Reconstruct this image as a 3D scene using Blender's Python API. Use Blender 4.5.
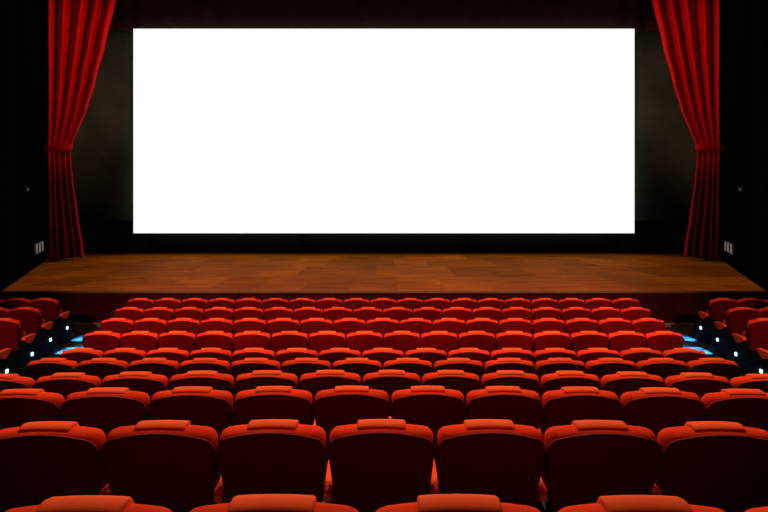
import bpy, math, random
from math import sin, cos, pi, radians, atan2, sqrt
from mathutils import Vector, Matrix

random.seed(7)
for o in list(bpy.data.objects):
    bpy.data.objects.remove(o)
S = bpy.context.scene
COL = S.collection

# ------------------------------------------------------------------ camera
F = 483.0            # focal length in pixels of the 768 px wide frame
HORIZON = 207.0      # image row of the horizon
CAMZ = 2.98          # eye height above the flat floor before the stage
cam_d = bpy.data.cameras.new('camera')
cam_d.sensor_width = 36.0
cam_d.lens = F / 768 * 36.0
cam_d.shift_y = -(256 - HORIZON) / 768
cam_d.clip_start = 0.05
cam = bpy.data.objects.new('camera', cam_d)
cam.location = (0, 0, CAMZ)
cam.rotation_euler = (pi / 2, 0, 0)
COL.objects.link(cam)
S.camera = cam

# ------------------------------------------------------------------ world, lamps, exposure
S.view_settings.view_transform = 'Standard'
S.view_settings.look = 'None'
S.view_settings.exposure = 0.0
S.view_settings.gamma = 1.0
S.view_settings.use_curve_mapping = False
W = bpy.data.worlds.new('dark_hall')
S.world = W
W.use_nodes = True
W.node_tree.nodes['Background'].inputs[0].default_value = (0, 0, 0, 1)
W.node_tree.nodes['Background'].inputs[1].default_value = 0.0


def spot(name, loc, target, watts, col, size, blend=0.5, radius=0.15):
    d = bpy.data.lights.new(name, 'SPOT')
    d.energy = watts
    d.color = col
    d.spot_size = radians(size)
    d.spot_blend = blend
    d.shadow_soft_size = radius
    o = bpy.data.objects.new(name, d)
    o.location = loc
    o.rotation_euler = (Vector(target) - Vector(loc)).to_track_quat('-Z', 'Y').to_euler()
    COL.objects.link(o)
    return o


# a bar of house lights across the auditorium, above the middle rows
for hx in (-5.0, -2.5, 0.0, 2.5, 5.0):
    spot('house_light', (hx, 5.9, 7.8), (hx * 0.95, 4.3, 0.5), 680, (1.0, 0.80, 0.62), 94, 0.9, 0.12)
# added fill lamps, unseen above the rear, brightening the backs of the front rows
for hx in (-6.0, -4.5, -3.0, -1.5, 0.0, 1.5, 3.0, 4.5, 6.0):
    spot('front_row_fill', (hx, 0.4, 5.6), (hx, 9.5, 0.8), 2150, (1.0, 0.55, 0.55), 24, 0.8, 0.12)
# stage front lights
for hx in (-6.5, -2.0, 2.6, 6.5):
    spot('stage_light', (hx, 10.5, 11.2), (hx, 14.0, 0.86), 620, (1.0, 0.62, 0.28), 62, 0.9, 0.2)
for sx_ in (-1, 1):
    spot('curtain_light', (sx_ * 3.6, 12.3, 11.2), (sx_ * 12.4, 18.8, 8.6), 3600, (1.0, 0.45, 0.34), 40, 1.0, 0.08)


# ------------------------------------------------------------------ materials
def new_mat(name):
    m = bpy.data.materials.new(name)
    m.use_nodes = True
    nt = m.node_tree
    b = nt.nodes['Principled BSDF']
    return m, nt, b


def ramp_mix(nt, fac, c0, c1):
    r = nt.nodes.new('ShaderNodeValToRGB')
    r.color_ramp.elements[0].position = 0.3
    r.color_ramp.elements[1].position = 0.7
    r.color_ramp.elements[0].color = (*c0, 1)
    r.color_ramp.elements[1].color = (*c1, 1)
    nt.links.new(fac, r.inputs[0])
    return r


def fabric(name, c0, c1, scale=60.0, rough=0.85, spec=0.15, bump=0.15, sheen=0.0):
    m, nt, b = new_mat(name)
    tc = nt.nodes.new('ShaderNodeTexCoord')
    n = nt.nodes.new('ShaderNodeTexNoise')
    n.inputs['Scale'].default_value = scale * 0.12
    n.inputs['Detail'].default_value = 6
    nt.links.new(tc.outputs['Object'], n.inputs['Vector'])
    r = ramp_mix(nt, n.outputs['Fac'], c0, c1)
    oi = nt.nodes.new('ShaderNodeObjectInfo')
    hv = nt.nodes.new('ShaderNodeHueSaturation')
    mr = nt.nodes.new('ShaderNodeMapRange')
    mr.inputs[3].default_value = 0.88
    mr.inputs[4].default_value = 1.1
    nt.links.new(oi.outputs['Random'], mr.inputs[0])
    nt.links.new(mr.outputs[0], hv.inputs['Value'])
    nt.links.new(r.outputs[0], hv.inputs['Color'])
    nt.links.new(hv.outputs[0], b.inputs['Base Color'])
    n2 = nt.nodes.new('ShaderNodeTexNoise')
    n2.inputs['Scale'].default_value = scale * 8
    nt.links.new(tc.outputs['Object'], n2.inputs['Vector'])
    bp = nt.nodes.new('ShaderNodeBump')
    bp.inputs['Strength'].default_value = bump
    bp.inputs['Distance'].default_value = 0.002
    nt.links.new(n2.outputs['Fac'], bp.inputs['Height'])
    nt.links.new(bp.outputs[0], b.inputs['Normal'])
    b.inputs['Roughness'].default_value = rough
    b.inputs['Specular IOR Level'].default_value = spec
    b.inputs['Sheen Weight'].default_value = sheen
    return m


def plain(name, col, rough=0.6, spec=0.3, metal=0.0, var=0.15, scale=6.0):
    m, nt, b = new_mat(name)
    tc = nt.nodes.new('ShaderNodeTexCoord')
    n = nt.nodes.new('ShaderNodeTexNoise')
    n.inputs['Scale'].default_value = scale
    n.inputs['Detail'].default_value = 4
    nt.links.new(tc.outputs['Object'], n.inputs['Vector'])
    r = ramp_mix(nt, n.outputs['Fac'], tuple(c * (1 - var) for c in col), tuple(c * (1 + var) for c in col))
    nt.links.new(r.outputs[0], b.inputs['Base Color'])
    b.inputs['Roughness'].default_value = rough
    b.inputs['Specular IOR Level'].default_value = spec
    b.inputs['Metallic'].default_value = metal
    return m


def emitter(name, col, strength):
    m, nt, b = new_mat(name)
    b.inputs['Base Color'].default_value = (*col, 1)
    b.inputs['Emission Color'].default_value = (*col, 1)
    b.inputs['Emission Strength'].default_value = strength
    b.inputs['Roughness'].default_value = 1.0
    b.inputs['Specular IOR Level'].default_value = 0.0
    return m


M = {}
M['cushion'] = fabric('red_upholstery', (0.66, 0.030, 0.004), (0.78, 0.040, 0.005), spec=0.04)
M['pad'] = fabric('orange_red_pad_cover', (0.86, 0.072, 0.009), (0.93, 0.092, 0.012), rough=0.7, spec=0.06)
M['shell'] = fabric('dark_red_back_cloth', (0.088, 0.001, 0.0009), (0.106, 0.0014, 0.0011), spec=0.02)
M['arm'] = fabric('red_arm_cover', (0.75, 0.055, 0.008), (0.85, 0.07, 0.010), spec=0.05)
M['piping'] = plain('piping_cord', (0.22, 0.02, 0.025), 0.6, 0.2)
M['black'] = plain('black_metal', (0.004, 0.0035, 0.004), 0.7, 0.08)
M['cap'] = plain('pale_end_cap', (0.75, 0.66, 0.48), 0.6, 0.2)
M['curtain'] = fabric('red_velvet', (0.42, 0.002, 0.003), (0.52, 0.003, 0.004), spec=0.03, scale=20, bump=0.1)
M['screen'] = emitter('lit_screen', (1, 1, 1), 1.0)
M['frame'] = plain('black_frame', (0.004, 0.004, 0.004), 0.9, 0.05)
M['backdrop'] = plain('dark_green_wall', (0.050, 0.075, 0.050), 0.95, 0.05, var=0.35, scale=0.5)
M['valance'] = fabric('dark_brown_cloth', (0.07, 0.045, 0.035), (0.09, 0.055, 0.04), scale=20)
M['skirt'] = plain('black_gloss_board', (0.003, 0.003, 0.003), 0.45, 0.25)
M['wing'] = plain('black_wall_cloth', (0.0010, 0.0010, 0.0012), 1.0, 0.0)
M['wing_blue'] = plain('blue_black_wall', (0.0015, 0.0015, 0.0042), 1.0, 0.0)
M['hall'] = plain('dark_hall_wall', (0.012, 0.008, 0.008), 0.95, 0.05)
M['fascia'] = plain('dark_red_fascia_board', (0.040, 0.003, 0.003), 0.8, 0.04, scale=3)
M['fascia_gap'] = plain('fascia_backing', (0.008, 0.003, 0.003), 0.9, 0.05)
M['lip'] = plain('stage_edge_wood', (0.20, 0.08, 0.02), 0.6, 0.1, scale=3)
M['white_glow'] = emitter('aisle_lamp_lens', (0.45, 0.85, 1.0), 2.2)
M['pale'] = plain('pale_plastic', (0.48, 0.46, 0.40), 0.6, 0.2)
M['metal'] = plain('light_band_metal', (0.35, 0.35, 0.37), 0.45, 0.5, 0.6)  # grey metal for the strips that imitate light bands in the aisles
M['spill'] = plain('spill_strip_gold', (0.30, 0.23, 0.08), 0.5, 0.4, 0.4)


def carpet_mat():
    m, nt, b = new_mat('dark_carpet')
    tc = nt.nodes.new('ShaderNodeTexCoord')
    n = nt.nodes.new('ShaderNodeTexNoise')
    n.inputs['Scale'].default_value = 14
    n.inputs['Detail'].default_value = 8
    nt.links.new(tc.outputs['Object'], n.inputs['Vector'])
    r = ramp_mix(nt, n.outputs['Fac'], (0.022, 0.016, 0.020), (0.055, 0.040, 0.046))
    nt.links.new(r.outputs[0], b.inputs['Base Color'])
    b.inputs['Roughness'].default_value = 0.9
    b.inputs['Specular IOR Level'].default_value = 0.08
    return m


M['carpet'] = carpet_mat()


def stage_mat():
    m, nt, b = new_mat('stage_plywood')
    g = nt.nodes.new('ShaderNodeNewGeometry')
    oi = nt.nodes.new('ShaderNodeObjectInfo')
    # grain, stretched along the width of the stage, shifted per panel
    sc = nt.nodes.new('ShaderNodeVectorMath'); sc.operation = 'MULTIPLY'
    sc.inputs[1].default_value = (0.35, 1.6, 1.0)
    nt.links.new(g.outputs['Position'], sc.inputs[0])
    ad = nt.nodes.new('ShaderNodeVectorMath'); ad.operation = 'ADD'
    mul = nt.nodes.new('ShaderNodeMath'); mul.operation = 'MULTIPLY'; mul.inputs[1].default_value = 37.0
    nt.links.new(oi.outputs['Random'], mul.inputs[0])
    cx = nt.nodes.new('ShaderNodeCombineXYZ')
    nt.links.new(mul.outputs[0], cx.inputs[2])
    nt.links.new(sc.outputs[0], ad.inputs[0]); nt.links.new(cx.outputs[0], ad.inputs[1])
    n = nt.nodes.new('ShaderNodeTexNoise')
    n.inputs['Scale'].default_value = 1.3
    n.inputs['Detail'].default_value = 7
    n.inputs['Distortion'].default_value = 1.2
    nt.links.new(ad.outputs[0], n.inputs['Vector'])
    r = ramp_mix(nt, n.outputs['Fac'], (0.32, 0.060, 0.001), (0.54, 0.145, 0.002))
    # broad wear patches that run across panels
    n2 = nt.nodes.new('ShaderNodeTexNoise')
    n2.inputs['Scale'].default_value = 0.42
    n2.inputs['Detail'].default_value = 5
    nt.links.new(g.outputs['Position'], n2.inputs['Vector'])
    mr2 = nt.nodes.new('ShaderNodeMapRange')
    mr2.inputs[1].default_value = 0.3; mr2.inputs[2].default_value = 0.7
    mr2.inputs[3].default_value = 0.75; mr2.inputs[4].default_value = 1.2
    nt.links.new(n2.outputs['Fac'], mr2.inputs[0])
    mr = nt.nodes.new('ShaderNodeMapRange')
    mr.inputs[3].default_value = 0.80; mr.inputs[4].default_value = 1.16
    nt.links.new(oi.outputs['Random'], mr.inputs[0])
    mm = nt.nodes.new('ShaderNodeMath'); mm.operation = 'MULTIPLY'
    nt.links.new(mr.outputs[0], mm.inputs[0]); nt.links.new(mr2.outputs[0], mm.inputs[1])
    hv = nt.nodes.new('ShaderNodeHueSaturation')
    nt.links.new(mm.outputs[0], hv.inputs['Value'])
    nt.links.new(r.outputs[0], hv.inputs['Color'])
    nt.links.new(hv.outputs[0], b.inputs['Base Color'])
    b.inputs['Roughness'].default_value = 0.75
    b.inputs['Specular IOR Level'].default_value = 0.01
    return m


M['stage'] = stage_mat()


# ------------------------------------------------------------------ mesh helpers
class MB:
    def __init__(self):
        self.v = []
        self.f = []

    def box(self, x0, x1, y0, y1, z0, z1):
        i = len(self.v)
        self.v += [(x0, y0, z0), (x1, y0, z0), (x1, y1, z0), (x0, y1, z0),
                   (x0, y0, z1), (x1, y0, z1), (x1, y1, z1), (x0, y1, z1)]
        self.f += [tuple(i + k for k in q) for q in
                   ((3, 2, 1, 0), (4, 5, 6, 7), (0, 1, 5, 4), (1, 2, 6, 5), (2, 3, 7, 6), (3, 0, 4, 7))]
        return self

    def loft(self, rings, cap=True, closed=True):
        """rings: equal-length lists of points"""
        i = len(self.v)
        n = len(rings[0])
        for r in rings:
            self.v += [tuple(p) for p in r]
        for a in range(len(rings) - 1):
            for k in range(n if closed else n - 1):
                k2 = (k + 1) % n
                self.f.append((i + a * n + k, i + a * n + k2, i + (a + 1) * n + k2, i + (a + 1) * n + k))
        if cap:
            self.f.append(tuple(i + k for k in reversed(range(n))))
            self.f.append(tuple(i + (len(rings) - 1) * n + k for k in range(n)))
        return self

    def prism(self, poly, z0, z1):
        return self.loft([[(x, y, z0) for x, y in poly], [(x, y, z1) for x, y in poly]])

    def tube(self, pts, r, n=6):
        rings = []
        for k, p in enumerate(pts):
            p = Vector(p)
            a = Vector(pts[max(0, k - 1)]); b = Vector(pts[min(len(pts) - 1, k + 1)])
            d = (b - a).normalized()
            u = d.cross(Vector((0, 0, 1)))
            if u.length < 1e-3:
                u = d.cross(Vector((0, 1, 0)))
            u.normalize()
            w = d.cross(u)
            rings.append([p + (u * cos(2 * pi * j / n) + w * sin(2 * pi * j / n)) * r for j in range(n)])
        return self.loft(rings)

    def mesh(self, name, mat, smooth=False, bevel=0.0, seg=2):
        me = bpy.data.meshes.new(name)
        me.from_pydata(self.v, [], self.f)
        if bevel > 0:
            import bmesh
            bm = bmesh.new(); bm.from_mesh(me)
            bmesh.ops.recalc_face_normals(bm, faces=bm.faces)
            bmesh.ops.bevel(bm, geom=list(bm.edges), offset=bevel, segments=seg, affect='EDGES', profile=0.5, clamp_overlap=True)
            bm.to_mesh(me); bm.free()
        else:
            import bmesh
            bm = bmesh.new(); bm.from_mesh(me)
            bmesh.ops.recalc_face_normals(bm, faces=bm.faces)
            bm.to_mesh(me); bm.free()
        me.materials.append(mat)
        if smooth:
            me.polygons.foreach_set('use_smooth', [True] * len(me.polygons))
        me.update()
        return me


def obj(name, me, parent=None, loc=(0, 0, 0)):
    o = bpy.data.objects.new(name, me)
    COL.objects.link(o)
    o.location = loc
    if parent is not None:
        o.parent = parent
    return o


def tag(o, label, cat=None, group=None, kind=None):
    o['label'] = label
    if cat: o['category'] = cat
    if group: o['group'] = group
    if kind: o['kind'] = kind
    return o


def thing(name, label, cat, loc, group=None):
    o = obj(name, None, None, loc)
    o.empty_display_size = 0.1
    return tag(o, label, cat, group)


def struct(name, me, label, parent=None):
    o = obj(name, me, parent)
    return tag(o, label, None, None, 'structure')


# ------------------------------------------------------------------ rows
PITCH = 0.58
PAD_TOP = 1.01
ROW_Z = [10.45, 9.46, 8.49, 7.52, 6.54, 5.56, 4.56, 3.62, 2.60, 1.53]
ROW_PX = [298, 307, 318, 331, 348, 358, 370, 386, 420, 497]
ROW_FLOOR = [CAMZ - PAD_TOP - (y - HORIZON) / F * z for y, z in zip(ROW_PX, ROW_Z)]
ROW_FLOOR[0] = max(0.0, ROW_FLOOR[0])
STAGE_Y = 12.0
STAGE_Z = CAMZ - (291 - HORIZON) / F * STAGE_Y
BACK_Y = (CAMZ - STAGE_Z) * F / (253 - HORIZON)


def wing_x(y):
    return 9.54 + 0.54 * (y - STAGE_Y)


# ------------------------------------------------------------------ setting: floor, walls, ceiling
prof = [(STAGE_Y + 0.3, ROW_FLOOR[0])]
for k in range(9):
    yb = ROW_Z[k] - 0.26
    prof.append((yb, ROW_FLOOR[k])); prof.append((yb, ROW_FLOOR[k + 1]))
prof.append((ROW_Z[9] - 0.30, ROW_FLOOR[9]))
prof.append((ROW_Z[9] - 0.30, ROW_FLOOR[9] + 0.2))
prof.append((-3.0, ROW_FLOOR[9] + 0.2))
ring = prof + [(-3.0, -0.3), (STAGE_Y + 0.3, -0.3)]
fb = MB().loft([[(-12, y, z) for y, z in ring], [(12, y, z) for y, z in ring]])
struct('floor', fb.mesh('floor', M['carpet']), 'dark carpeted floor that steps down in tiers to the stage')

for s, side in ((-1, 'left'), (1, 'right')):
    struct('wall_' + side, MB().box(min(s * 12, s * 12.2), max(s * 12, s * 12.2), -3, STAGE_Y, -0.3, 14.2).mesh('w', M['hall']),
           'dark side wall of the hall beside the seats')
    xa, xb = sorted((s * 9.56, s * 12.2))
    struct('wall_proscenium_' + side, MB().box(xa, xb, STAGE_Y + 0.001, STAGE_Y + 0.12, -0.3, 14.2).mesh('w', M['wing_blue']),
           'dark wall where the hall narrows to the stage opening')
    ym = 14.18
    poly = [(s * (wing_x(STAGE_Y + 0.12) + 0.02), STAGE_Y + 0.121), (s * wing_x(ym), ym), (s * (wing_x(ym) + 0.2), ym), (s * (wing_x(STAGE_Y + .12) + 0.22), STAGE_Y + 0.121)]
    struct('wall_wing_front_' + side, MB().prism(poly, STAGE_Z - 0.3, 14.2).mesh('w', M['wing_blue']),
           'blue-black wall strip at the front corner of the stage')
    ye = BACK_Y + 0.3
    poly = [(s * (wing_x(ym) - 0.03), ym), (s * (wing_x(ye) - 0.03), ye), (s * (wing_x(ye) + 0.2), ye), (s * (wing_x(ym) + 0.2), ym)]
    struct('wall_wing_' + side, MB().prism(poly, STAGE_Z - 0.3, 14.2).mesh('w', M['wing']),
           'black wing wall slanting back along the stage edge')

SKIRT_Z = CAMZ - (221 - HORIZON) * BACK_Y / F
VAL_Z = CAMZ + (HORIZON - 31) * BACK_Y / F
struct('wall_back', MB().box(-16, 16, BACK_Y + 0.12, BACK_Y + 0.3, STAGE_Z - 0.3, 14.2).mesh('w', M['backdrop']),
       'very dark green wall behind the screen')
struct('baseboard_back', MB().box(-14.7, 14.7, BACK_Y, BACK_Y + 0.118, STAGE_Z, SKIRT_Z).mesh('w', M['skirt'], bevel=0.01),
       'black board along the foot of the wall behind the screen')
struct('wall_rear', MB().box(-12.2, 12.2, -3.2, -3.0, -0.3, 14.2).mesh('w', M['hall']), 'dark wall behind the last row')
cl = [(-3.2, 8.6), (12.0, 11.6), (BACK_Y + 0.3, 14.2), (BACK_Y + 0.3, 14.4), (-3.2, 14.4)]
struct('ceiling', MB().loft([[(-16, y, z) for y, z in cl], [(16, y, z) for y, z in cl]]).mesh('c', M['hall']), 'dark ceiling rising towards the stage')

# dark cloth valance above the screen, hung in shallow folds
n = 240
front, rear = [], []
vb = MB()
rows_ = []
for z in (VAL_Z, VAL_Z + 0.4, 13.4):
    rr = []
    for k in range(n + 1):
        x = -14.6 + 29.2 * k / n
        rr.append((x, BACK_Y - 0.05 + 0.03 * sin(x * 7.0), z))
    for k in range(n, -1, -1):
        x = -14.6 + 29.2 * k / n
        rr.append((x, BACK_Y + 0.02 + 0.03 * sin(x * 7.0), z))
    rows_.append(rr)
vb.loft(rows_)
tag(obj('valance', vb.mesh('valance', M['valance'])), 'dark brown cloth valance hanging above the white screen', 'valance')

# ------------------------------------------------------------------ stage
stage = thing('stage', 'raised wooden stage floor with dark red front below the screen', 'stage', (0, STAGE_Y, 0))


def clip(poly, nx, ny, c):
    """keep nx*x+ny*y<=c"""
    out = []
    for a, b in zip(poly, poly[1:] + poly[:1]):
        da = nx * a[0] + ny * a[1] - c
        db = nx * b[0] + ny * b[1] - c
        if da <= 0: out.append(a)
        if (da < 0 < db) or (db < 0 < da):
            t = da / (da - db)
            out.append((a[0] + (b[0] - a[0]) * t, a[1] + (b[1] - a[1]) * t))
    return out


PW, PD, GAP = 1.22, 2.44, 0.005
full = None
y0 = STAGE_Y + 0.06
r = 0
while y0 < BACK_Y - 0.05:
    y1 = min(y0 + PD, BACK_Y)
    off = 0.35 + (0.61 if r % 2 else 0.0)
    for k in range(-14, 14):
        xa = k * PW + off
        poly = [(xa + GAP / 2, y0 + GAP / 2), (xa + PW - GAP / 2, y0 + GAP / 2), (xa + PW - GAP / 2, y1 - GAP / 2), (xa + GAP / 2, y1 - GAP / 2)]
        for s in (-1, 1):
            # s*x <= wing_x(y)-0.05
            if poly:
                poly = clip(poly, s, -0.54, 9.54 - 0.54 * STAGE_Y - 0.05)
        if len(poly) < 3:
            continue
        cx = sum(p[0] for p in poly) / len(poly); cy = sum(p[1] for p in poly) / len(poly)
        local = [(p[0] - cx, p[1] - cy) for p in poly]
        is_full = len(poly) == 4 and abs(y1 - y0 - PD) < 1e-6 and abs(max(p[0] for p in poly) - min(p[0] for p in poly) - PW + GAP) < 1e-6 and abs(poly[0][0] - poly[3][0]) < 1e-6
        if is_full and full:
            me = full
        else:
            me = MB().prism(local, -0.03, 0.0).mesh('stage_panel', M['stage'])
            if is_full: full = me
        obj('stage_panel', me, stage, (cx, cy - STAGE_Y, STAGE_Z))
    y0 = y1
    r += 1
# sub floor, lip, fascia
hw0, hw1 = 9.50, wing_x(BACK_Y) - 0.06
obj('stage_deck', MB().prism([(-hw0, 0.06), (hw0, 0.06), (hw1, BACK_Y - STAGE_Y), (-hw1, BACK_Y - STAGE_Y)], 0.2, STAGE_Z - 0.031).mesh('deck', M['fascia_gap']), stage)
tag(obj('edge_trim', MB().box(-9.5, 9.5, -0.03, 0.055, STAGE_Z - 0.05, STAGE_Z + 0.004).mesh('edge_trim', M['lip'], bevel=0.008), stage), 'pale brown nosing along the stage edge')
FZ0, FZ1 = 0.10, STAGE_Z - 0.052
fas = MB().box(-0.592, 0.592, 0.0, 0.05, FZ0, FZ1).mesh('fascia_panel', M['fascia'], bevel=0.008)
for k in range(16):
    fo = obj('fascia_panel', fas, stage, (-9.0 + k * 1.2, 0, 0))
    if k == 0: fo['label'] = 'dark red board of the stage front'
obj('light_spill_strip', MB().box(-9.5, 9.5, -0.02, 0.05, 0.001 + ROW_FLOOR[0], 0.098).mesh('light_spill_strip', M['spill'], bevel=0.006), stage)  # added gold strip standing in for warm light spill at the stage foot

# ------------------------------------------------------------------ screen
SY = BACK_Y - 0.42
X0, X1 = (133.4 - 384) / F * SY, (634.5 - 384) / F * SY
Z1_, Z0_ = CAMZ + (HORIZON - 28.7) / F * SY, CAMZ + (HORIZON - 233.2) / F * SY
scr = thing('cinema_screen', 'large blank white glowing cinema screen above the wooden stage', 'screen', ((X0 + X1) / 2, SY, STAGE_Z))
hw = (X1 - X0) / 2
zz0, zz1 = Z0_ - STAGE_Z, Z1_ - STAGE_Z
obj('screen_surface', MB().box(-hw, hw, 0.0, 0.02, zz0, zz1).mesh('screen_surface', M['screen']), scr)
fr = MB()
e = 0.10
for bx in ((-hw + e, hw - e, zz0 + e, zz0 + 2 * e), (-hw + e, hw - e, zz1 - 2 * e, zz1 - e)):
    fr.box(bx[0], bx[1], 0.021, 0.12, bx[2], bx[3])
for xx in (-hw + e, -hw / 3, hw / 3, hw - 2 * e):
    fr.box(xx, xx + e, 0.021, 0.12, zz0 + 2 * e, zz1 - 2 * e)
obj('screen_frame', fr.mesh('screen_frame', M['frame']), scr)
for xx in (-hw + 0.6, -hw / 3, hw / 3, hw - 0.7):
    obj('support_post', MB().box(xx, xx + 0.1, 0.125, 0.23, 0.004, zz0 + 1.2).mesh('support_post', M['frame']), scr)

# ------------------------------------------------------------------ curtains


def interp(tab, x):
    if x <= tab[0][0]: return tab[0][1]
    for (a, va), (b, vb_) in zip(tab, tab[1:]):
        if x <= b:
            t = (x - a) / (b - a)
            t = t * t * (3 - 2 * t) * 0.35 + t * 0.65
            return va + (vb_ - va) * t
    return tab[-1][1]


OUTER = [(-60, 44.5), (0, 45.5), (80, 47), (125, 47.4), (150, 47.5), (180, 47.6), (262, 48.5)]
INNER = [(-60, 129), (0, 115.5), (40, 106), (80, 95.5), (110, 86.5), (130, 78), (142, 72.5), (152, 70.5), (180, 73), (215, 78), (256, 84.5)]
AMP = [(-60, 0.38), (0, 0.36), (80, 0.30), (120, 0.20), (150, 0.07), (185, 0.16), (262, 0.22)]
CY = 18.85


def curtain(s):
    t = thing('stage_curtain', 'tall pleated red velvet curtain tied back beside the white screen', 'curtain',
              (s * 12.6, CY, STAGE_Z), 'pair of red stage curtains')
    nu, nv = 150, 70
    rng = random.Random(5)
    bx, by = s * 12.6, CY
    front, back = [], []
    for j in range(nv + 1):
        py = -55 + (259 + 55) * j / nv
        po, pi_ = interp(OUTER, py), interp(INNER, py)
        a = interp(AMP, py)
        fr_, bk = [], []
        for k in range(nu + 1):
            u = k / nu
            yb = CY - 0.22 + 0.60 * u
            px = po + (pi_ - po) * (u + 0.012 * sin(u * 11 + 1.0))
            ph = 0.28 + u * 4.44 + 0.05 * sin(py * 0.021 + u * 9)
            fold = (0.5 - 0.5 * cos(2 * pi * ph)) ** 0.7
            y = yb - a * (2 * fold - 1)           # pleats point out towards the seats
            x = (px - 384) / F * y
            zt = CAMZ + (HORIZON - py) / F * CY
            hem = STAGE_Z + 0.012 + 0.15 * u
            z = zt
            if j == nv: z = hem
            elif zt < hem + 0.3: z = hem + 0.3 * (nv - j) / nv + (zt - STAGE_Z) * 0.2
            fr_.append((-s * x - bx, y - by, z - STAGE_Z))
            bk.append((-s * x - bx, y + 0.02 - by, z - STAGE_Z))
        front.append(fr_ + bk[::-1])
    mb = MB().loft(front)
    d = obj('drape', mb.mesh('drape', M['curtain'], smooth=True), t)
    # tieback band round the waist of the drape
    pyt = 149.0
    ztie = CAMZ + (HORIZON - pyt) / F * CY - STAGE_Z
    xo, xi = (47.3 - 384) / F * CY, (71.2 - 384) / F * CY
    cx, rx = (xo + xi) / 2, (xi - xo) / 2
    rings = []
    for dz, k in ((-0.11, 0.93), (-0.09, 0.985), (-0.04, 1.0), (0.04, 1.0), (0.09, 0.985), (0.11, 0.93)):
        ring_ = []
        for q in range(40):
            an = 2 * pi * q / 40
            rip = 1 + 0.02 * sin(an * 13)
            ring_.append((-s * (cx + rx * k * cos(an)) - bx, CY + 0.02 + 0.30 * k * rip * sin(an) - by, ztie + dz + 0.07 * cos(an)))
        rings.append(ring_)
    obj('tieback', MB().loft(rings, cap=False).mesh('tieback', M['curtain'], smooth=True), t)
    # knot on the outer side
    kn = MB()
    rr = []
    for q in range(9):
        a1 = -pi / 2 + pi * q / 8
        rr.append([(-s * (xo + 0.03 + 0.09 * cos(a1) * cos(2 * pi * w / 14)) - bx, CY - 0.05 + 0.12 * cos(a1) * sin(2 * pi * w / 14) - by, ztie + 0.20 * sin(a1)) for w in range(14)])
    kn.loft(rr)
    obj('tieback_knot', kn.mesh('tieback_knot', M['curtain'], smooth=True), t)
    return t


curtain(-1)
curtain(1)

# ------------------------------------------------------------------ small fittings on the wing walls


def on_wing(s, d_px):
    y = F * (9.54 - 0.54 * STAGE_Y) / (d_px - F * 0.54)
    return Vector((s * wing_x(y), y, 0))


ang = math.atan2(0.54, 1.0)
for s in (-1, 1):
    p = on_wing(s, 347.5)
    zc = CAMZ - (247.5 - HORIZON) / F * p.y
    t = thing('wall_panel_light', 'small black box with pale upright bars low on black wing wall', 'wall box', (p.x - s * 0.03, p.y, zc), 'boxes on the wing walls')
    t.rotation_euler = (0, 0, -s * ang)           # local y runs along the wall, local -s*x faces the stage
    f_ = -s
    xs = sorted((0.0 + f_ * 0.002, f_ * 0.06))
    obj('box_body', MB().box(xs[0], xs[1], -1.15, 1.05, -0.22, 0.22).mesh('box_body', M['black'], bevel=0.01), t)
    xs = sorted((f_ * 0.06, f_ * 0.085))
    bar = MB().box(xs[0], xs[1], -0.21, 0.21, -0.17, 0.17).mesh('pale_bar', M['pale'], bevel=0.01)
    for k in (-0.72, -0.05, 0.62):
        obj('pale_bar', bar, t, (0, k, 0))
    p = on_wing(s, 359.5)
    zc = CAMZ + (HORIZON - 189.5) / F * p.y
    t = thing('wall_fixture', 'tiny pale round fitting high on black wing wall', 'wall fitting', (p.x - s * 0.03, p.y, zc), 'round fittings on the wing walls')
    t.rotation_euler = (0, 0, -s * ang)
    prof_ = [(0.002, 0.11), (0.03, 0.11), (0.03, 0.06)]
    obj('base_plate', MB().loft([[(f_ * a, r_ * 1.6 * cos(2 * pi * q / 16), r_ * sin(2 * pi * q / 16)) for q in range(16)] for a, r_ in ((0.002, 0.10), (0.02, 0.10), (0.03, 0.08))]).mesh('base_plate', M['black']), t)
    obj('dome', MB().loft([[(f_ * a, r_ * cos(2 * pi * q / 12), r_ * sin(2 * pi * q / 12)) for q in range(12)] for a, r_ in ((0.031, 0.055), (0.06, 0.05), (0.08, 0.03), (0.088, 0.008))]).mesh('dome', M['pale'], smooth=True), t)

# ------------------------------------------------------------------ the seat
SLOPE = 0.16


def lean(z):
    return (0.99 - z) * SLOPE


def outline(inset=0.0, top=0.996, w_top=0.281, w_bot=0.218, z_bot=0.40, rc=0.055, sag=0.017):
    """closed outline (x,z) of a seat back, arched on top"""
    pts = []
    wt, wb = w_top - inset, w_bot - inset
    zt, zb = top - inset, z_bot + inset
    pts.append((wb * 0.6, zb)); pts.append((wb - 0.02, zb)); pts.append((wb, zb + 0.025))
    zc = zt - sag - rc              # where the corner round starts
    for t in (0.2, 0.4, 0.6, 0.8, 0.93):
        z = zb + 0.025 + (zc - zb - 0.025) * t
        pts.append((wb + (wt - wb) * (t ** 0.85), z))
    for k in range(0, 6):
        a = k / 5 * radians(80)
        pts.append((wt - rc + rc * cos(a), zc + rc * sin(a)))
    xl, zl = pts[-1]
    for t in (0.25, 0.5, 0.75):
        x = xl * (1 - t)
        pts.append((x, zl + (zt - zl) * (1 - (x / xl) ** 2)))
    pts.append((0, zt))
    left = [(-x, z) for x, z in reversed(pts[:-1])]
    return pts + left


def back_layers(layers, **kw):
    rings = []
    for y, ins in layers:
        rings.append([(x, y + lean(z), z) for x, z in outline(ins, **kw)])
    return MB().loft(rings)


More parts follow.
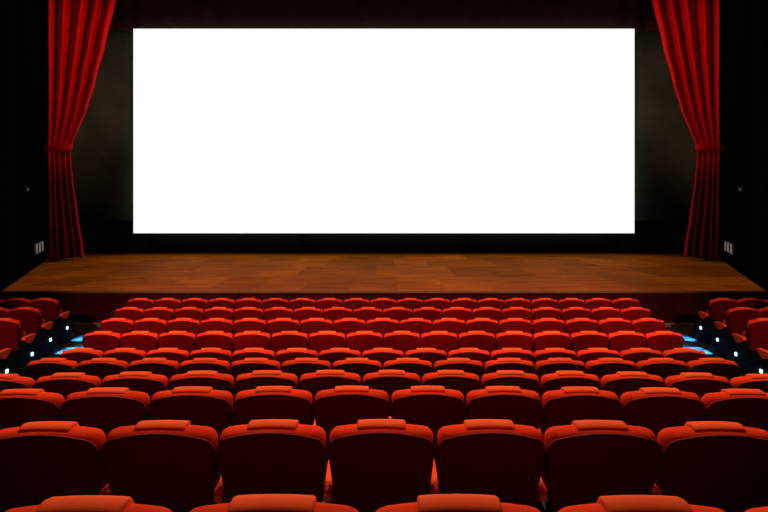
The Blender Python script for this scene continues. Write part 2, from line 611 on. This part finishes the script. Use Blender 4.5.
cushion_me = back_layers([(0.008, 0.034), (0.016, 0.022), (0.032, 0.010), (0.052, 0.003), (0.075, 0.0), (0.098, 0.004), (0.118, 0.014), (0.132, 0.032), (0.138, 0.07)]).mesh('back_cushion', M['cushion'], smooth=True)
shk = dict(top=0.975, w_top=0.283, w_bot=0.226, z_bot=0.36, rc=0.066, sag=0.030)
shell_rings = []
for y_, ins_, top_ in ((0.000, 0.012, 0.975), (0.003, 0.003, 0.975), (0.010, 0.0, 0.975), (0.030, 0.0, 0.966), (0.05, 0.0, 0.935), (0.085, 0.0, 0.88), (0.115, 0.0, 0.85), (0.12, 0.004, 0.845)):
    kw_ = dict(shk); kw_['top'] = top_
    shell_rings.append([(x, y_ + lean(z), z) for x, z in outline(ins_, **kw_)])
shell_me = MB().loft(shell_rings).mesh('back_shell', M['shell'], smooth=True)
ol = outline(0.0, **shk)
pp = [(x, 0.006 + lean(z), z + 0.003) for x, z in ol if z > 0.865]
# walk from right side over the top to the left
piping_me = MB().tube(pp, 0.004, 6).mesh('piping', M['piping'], smooth=True)


def pad_mesh():
    prof_ = [(0.034, 0.984), (0.040, 0.998), (0.052, 1.007), (0.074, 1.013), (0.095, 1.012), (0.118, 1.004), (0.134, 0.982), (0.146, 0.95), (0.152, 0.90), (0.150, 0.86),
             (0.138, 0.86), (0.130, 0.92), (0.118, 0.955), (0.090, 0.970), (0.060, 0.970)]
    rings = []
    for x, sc_ in ((-0.130, 0.90), (-0.127, 0.97), (-0.119, 1.0), (-0.06, 1.0), (0, 1.0), (0.06, 1.0), (0.119, 1.0), (0.127, 0.97), (0.130, 0.90)):
        rings.append([(x, 0.095 + (y - 0.095) * sc_, z - 0.30 * x * x - (1 - sc_) * 0.08) for y, z in prof_])
    return MB().loft(rings).mesh('headrest_pad', M['pad'], smooth=False, bevel=0)


pad_me = pad_mesh()
pad_me.polygons.foreach_set('use_smooth', [True] * len(pad_me.polygons))
pm = pad_me


def seat_mesh():
    rings = []
    for y, ins in ((0.0, 0.035), (0.008, 0.010), (0.03, 0.0), (0.09, 0.0), (0.118, 0.012), (0.128, 0.04)):
        ring_ = []
        hw_, z0, z1 = 0.212 - ins, 0.40 + ins, 0.73 - ins
        for cx_, cz_, a0 in ((hw_ - 0.05, z1 - 0.05, 0), (-hw_ + 0.05, z1 - 0.05, 90), (-hw_ + 0.05, z0 + 0.05, 180), (hw_ - 0.05, z0 + 0.05, 270)):
            for q in range(5):
                a = radians(a0 + q * 22.5)
                ring_.append((cx_ + 0.05 * cos(a), 0.205 + y + (z1 - cz_) * 0.05 + (0.8 - cz_) * 0.08, cz_ + 0.05 * sin(a)))
        rings.append(ring_)
    return MB().loft(rings).mesh('seat_cushion', M['cushion'], smooth=True)


seat_me = seat_mesh()
hinge_me = MB().box(-0.24, 0.24, 0.17, 0.22, 0.335, 0.372).mesh('hinge_bar', M['black'], bevel=0.006)


def arm_mesh():
    # side profile (y,z): long on top, drawn in below
    p_ = [(0.072, 0.628), (0.072, 0.640), (0.078, 0.645), (0.36, 0.664), (0.395, 0.652), (0.40, 0.62), (0.36, 0.57), (0.25, 0.52), (0.17, 0.52), (0.10, 0.58)]
    rings = []
    for x, k in ((-0.026, 0.94), (-0.022, 1.0), (0.022, 1.0), (0.026, 0.94)):
        rings.append([(x, 0.24 + (y - 0.24) * k, 0.58 + (z - 0.58) * k) for y, z in p_])
    return MB().loft(rings).mesh('armrest', M['arm'], smooth=False)


arm_me = arm_mesh()
cap_me = MB().box(-0.020, 0.020, 0.060, 0.073, 0.588, 0.624).mesh('armrest_end_cap', M['cap'], bevel=0.004)
leg_me = MB().box(-0.022, 0.022, 0.12, 0.34, 0.012, 0.517).box(-0.026, 0.026, 0.06, 0.42, 0.0, 0.012).mesh('standard', M['black'])
panel_prof = [(0.0, 0.02), (-0.01, 0.40), (0.05, 0.56), (0.10, 0.60), (0.40, 0.62), (0.52, 0.58), (0.56, 0.48), (0.56, 0.02)]
panel_me = MB().loft([[(x, y, z) for y, z in panel_prof] for x in (-0.02, 0.02)]).mesh('side_panel', M['black'], bevel=0.004, seg=1)
panel_foot = MB().box(-0.03, 0.03, 0.02, 0.54, 0.0, 0.019).mesh('panel_foot', M['black'])
wide_arm_prof = [(0.13, 0.610), (0.14, 0.640), (0.16, 0.652), (0.38, 0.660), (0.41, 0.648), (0.41, 0.625), (0.36, 0.57), (0.30, 0.525), (0.25, 0.52), (0.19, 0.55)]
wide_arm_me = MB().loft([[(x, 0.25 + (y - 0.25) * k, 0.6 + (z - 0.6) * k) for y, z in wide_arm_prof] for x, k in ((-0.036, 0.93), (-0.030, 1.0), (0.030, 1.0), (0.036, 0.93))]).mesh('armrest', M['arm'])
housing_me = {}
lens_me = {}
for s in (-1, 1):
    xs = sorted((s * 0.021, s * 0.05))
    housing_me[s] = MB().box(xs[0], xs[1], 0.28, 0.34, 0.345, 0.39).mesh('lamp_housing', M['black'], bevel=0.006)
    xs = sorted((s * 0.022, s * 0.045))
    lens_me[s] = MB().box(xs[0], xs[1], 0.285, 0.335, 0.275, 0.344).mesh('lamp_lens', M['white_glow'], bevel=0.01)

ORD = ['zeroth', 'first', 'second', 'third', 'fourth', 'fifth', 'sixth', 'seventh', 'eighth', 'ninth', 'tenth']
ROWNAME = ['front row'] + [ORD[k] + ' row from the stage' for k in range(2, 11)]


def seat(label, group, loc, sx=1.0, left_arm=False, right='arm', rotz=0.0, lamp=0):
    """right/left: 'arm' shared armrest, 'panel' closed aisle panel, None"""
    t = thing('cinema_chair', label, 'chair', loc, group)
    t.rotation_euler = (0, 0, rotz)
    t.scale = (sx, 1, 1)
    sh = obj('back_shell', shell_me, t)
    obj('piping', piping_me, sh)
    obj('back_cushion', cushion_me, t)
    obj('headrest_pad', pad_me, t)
    obj('seat_cushion', seat_me, t)
    obj('hinge_bar', hinge_me, t)
    for sgn, kind in ((-1, left_arm), (1, right)):
        x = sgn * PITCH / 2
        if kind == 'arm':
            a = obj('armrest', arm_me, t, (x, 0, 0))
            obj('armrest_end_cap', cap_me, a)
            obj('standard', leg_me, t, (x, 0, 0))
        elif kind == 'panel':
            x += sgn * 0.012
            p_ = obj('side_panel', panel_me, t, (x, 0, 0))
            p_['label'] = 'black closed panel on the aisle side'
            obj('panel_foot', panel_foot, p_)
            obj('armrest', wide_arm_me, t, (x, 0, 0))
            if lamp:
                h = obj('lamp_housing', housing_me[sgn], p_)
                le = obj('lamp_lens', lens_me[sgn], p_)
                le['label'] = 'glowing pale blue aisle lamp'
                d = bpy.data.lights.new('aisle_lamp', 'SPOT')
                d.energy = 380
                d.color = (0.03, 0.42, 1.0)
                d.spot_size = radians(76)
                d.spot_blend = 1.0
                d.shadow_soft_size = 0.02
                lo = bpy.data.objects.new('aisle_lamp', d)
                COL.objects.link(lo)
                lo.parent = p_
                lo.location = (sgn * 0.06, 0.33, 0.270)
                lo.rotation_euler = Vector((sgn * 0.17, 0.25, -0.27)).to_track_quat('-Z', 'Y').to_euler()
    return t


def place_row(r, bounds_px, label_fn, panels=False):
    z_ = ROW_Z[r]
    nseat = len(bounds_px) - 1
    curve = 0.009 if r >= 6 else 0.0
    for k in range(nseat):
        a, b = bounds_px[k], bounds_px[k + 1]
        zz = z_
        x = ((a + b) / 2 - 384) / F * zz
        w = (b - a) / F * zz
        sx = w / PITCH
        dy = -curve * x * x
        seat(label_fn(k, nseat), 'cinema seating in the ' + ROWNAME[r],
             (x, z_ - 0.09 + dy, ROW_FLOOR[r]), sx, left_arm=('panel' if panels and k == 0 else ('arm' if k == 0 else None)),
             right=('panel' if panels and k == nseat - 1 else 'arm'), rotz=-atan2(2 * curve * x, 1) * 0.5)


def aisle_label(r):
    def fn(k, nseat):
        d = min(k, nseat - 1 - k) + 1
        if nseat % 2 and k == nseat // 2:
            return 'red cinema chair in the very middle of the ' + ROWNAME[r]
        if d == 1:
            return 'red cinema chair at the aisle end of the centre block, ' + ROWNAME[r]
        return 'red centre-block cinema chair, ' + ORD[d] + ' from the aisle, ' + ROWNAME[r]
    return fn


def mid_label(r):
    def fn(k, nseat):
        if nseat % 2:
            d = abs(k - nseat // 2)
            if d == 0:
                return 'red cinema chair in line with the middle of the screen, ' + ROWNAME[r]
        else:
            d = (k - nseat // 2 + 1) if k >= nseat // 2 else nseat // 2 - k
        return 'red cinema chair, ' + ORD[d] + ' from the middle of the ' + ROWNAME[r]
    return fn


def even(a, b, n_):
    return [a + (b - a) * k / n_ for k in range(n_ + 1)]


place_row(0, even(128, 638.5, 19), aisle_label(0), True)
place_row(1, even(115.5, 650, 18), aisle_label(1), True)
place_row(2, even(101.5, 664, 17), aisle_label(2), True)
place_row(3, even(84.5, 682, 16), aisle_label(3), True)
place_row(4, even(61, 705, 15), aisle_label(4), True)
place_row(5, even(28, 737, 14), aisle_label(5), True)
place_row(6, [-20, 43, 106, 171, 236, 299, 362, 421, 480, 539, 598, 660, 722, 784], mid_label(6))
place_row(7, [-94, -12, 70, 153, 235, 314, 390, 465, 540, 617, 696, 776, 856], mid_label(7))
place_row(8, [-112, -2, 109, 220, 328, 435, 542, 654, 767, 880], mid_label(8))
place_row(9, [-190, -5, 180, 367, 550, 735, 920], mid_label(9))

# side blocks across the two aisles, closed panel with a small lamp on the aisle side
for s in (-1, 1):
    for r, edge, cnt in ((0, 58.5, 3), (1, 40.5, 3), (2, 20.5, 3), (3, -7, 2)):
        xe = -(384 - edge) / F * ROW_Z[r]
        for k in range(cnt):
            x = -s * (xe - PITCH * (k + 0.5))
            if k == 0:
                lab = 'aisle-end red side-block cinema chair with glowing lamp, ' + ROWNAME[r]
            else:
                lab = 'red side-block cinema chair, ' + ORD[k + 1] + ' from the aisle, ' + ROWNAME[r]
            kw = {}
            if s == -1:
                kw = dict(right='panel' if k == 0 else 'arm', left_arm='arm' if k == cnt - 1 else None)
            else:
                kw = dict(left_arm='panel' if k == 0 else None, right='arm' if k else 'arm')
                if k: kw['right'] = 'arm'
            if s == 1:
                kw = dict(left_arm='panel' if k == 0 else 'arm', right='arm' if k == cnt - 1 else None)
            seat(lab, 'side-block cinema seating in the ' + ROWNAME[r], (x, ROW_Z[r] - 0.09, ROW_FLOOR[r]), 1.0, lamp=1, **kw)

# thin metal strips added across the aisles to imitate bands of lamplight
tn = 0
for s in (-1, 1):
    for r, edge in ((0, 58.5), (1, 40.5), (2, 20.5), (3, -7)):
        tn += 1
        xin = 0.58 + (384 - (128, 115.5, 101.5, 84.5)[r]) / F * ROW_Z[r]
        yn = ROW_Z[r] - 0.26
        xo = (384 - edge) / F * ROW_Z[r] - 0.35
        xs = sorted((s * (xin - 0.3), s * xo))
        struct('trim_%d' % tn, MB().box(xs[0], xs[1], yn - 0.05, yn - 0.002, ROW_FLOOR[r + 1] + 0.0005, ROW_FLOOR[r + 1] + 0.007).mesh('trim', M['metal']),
               'thin metal strip added as a greyish light band across the aisle carpet')
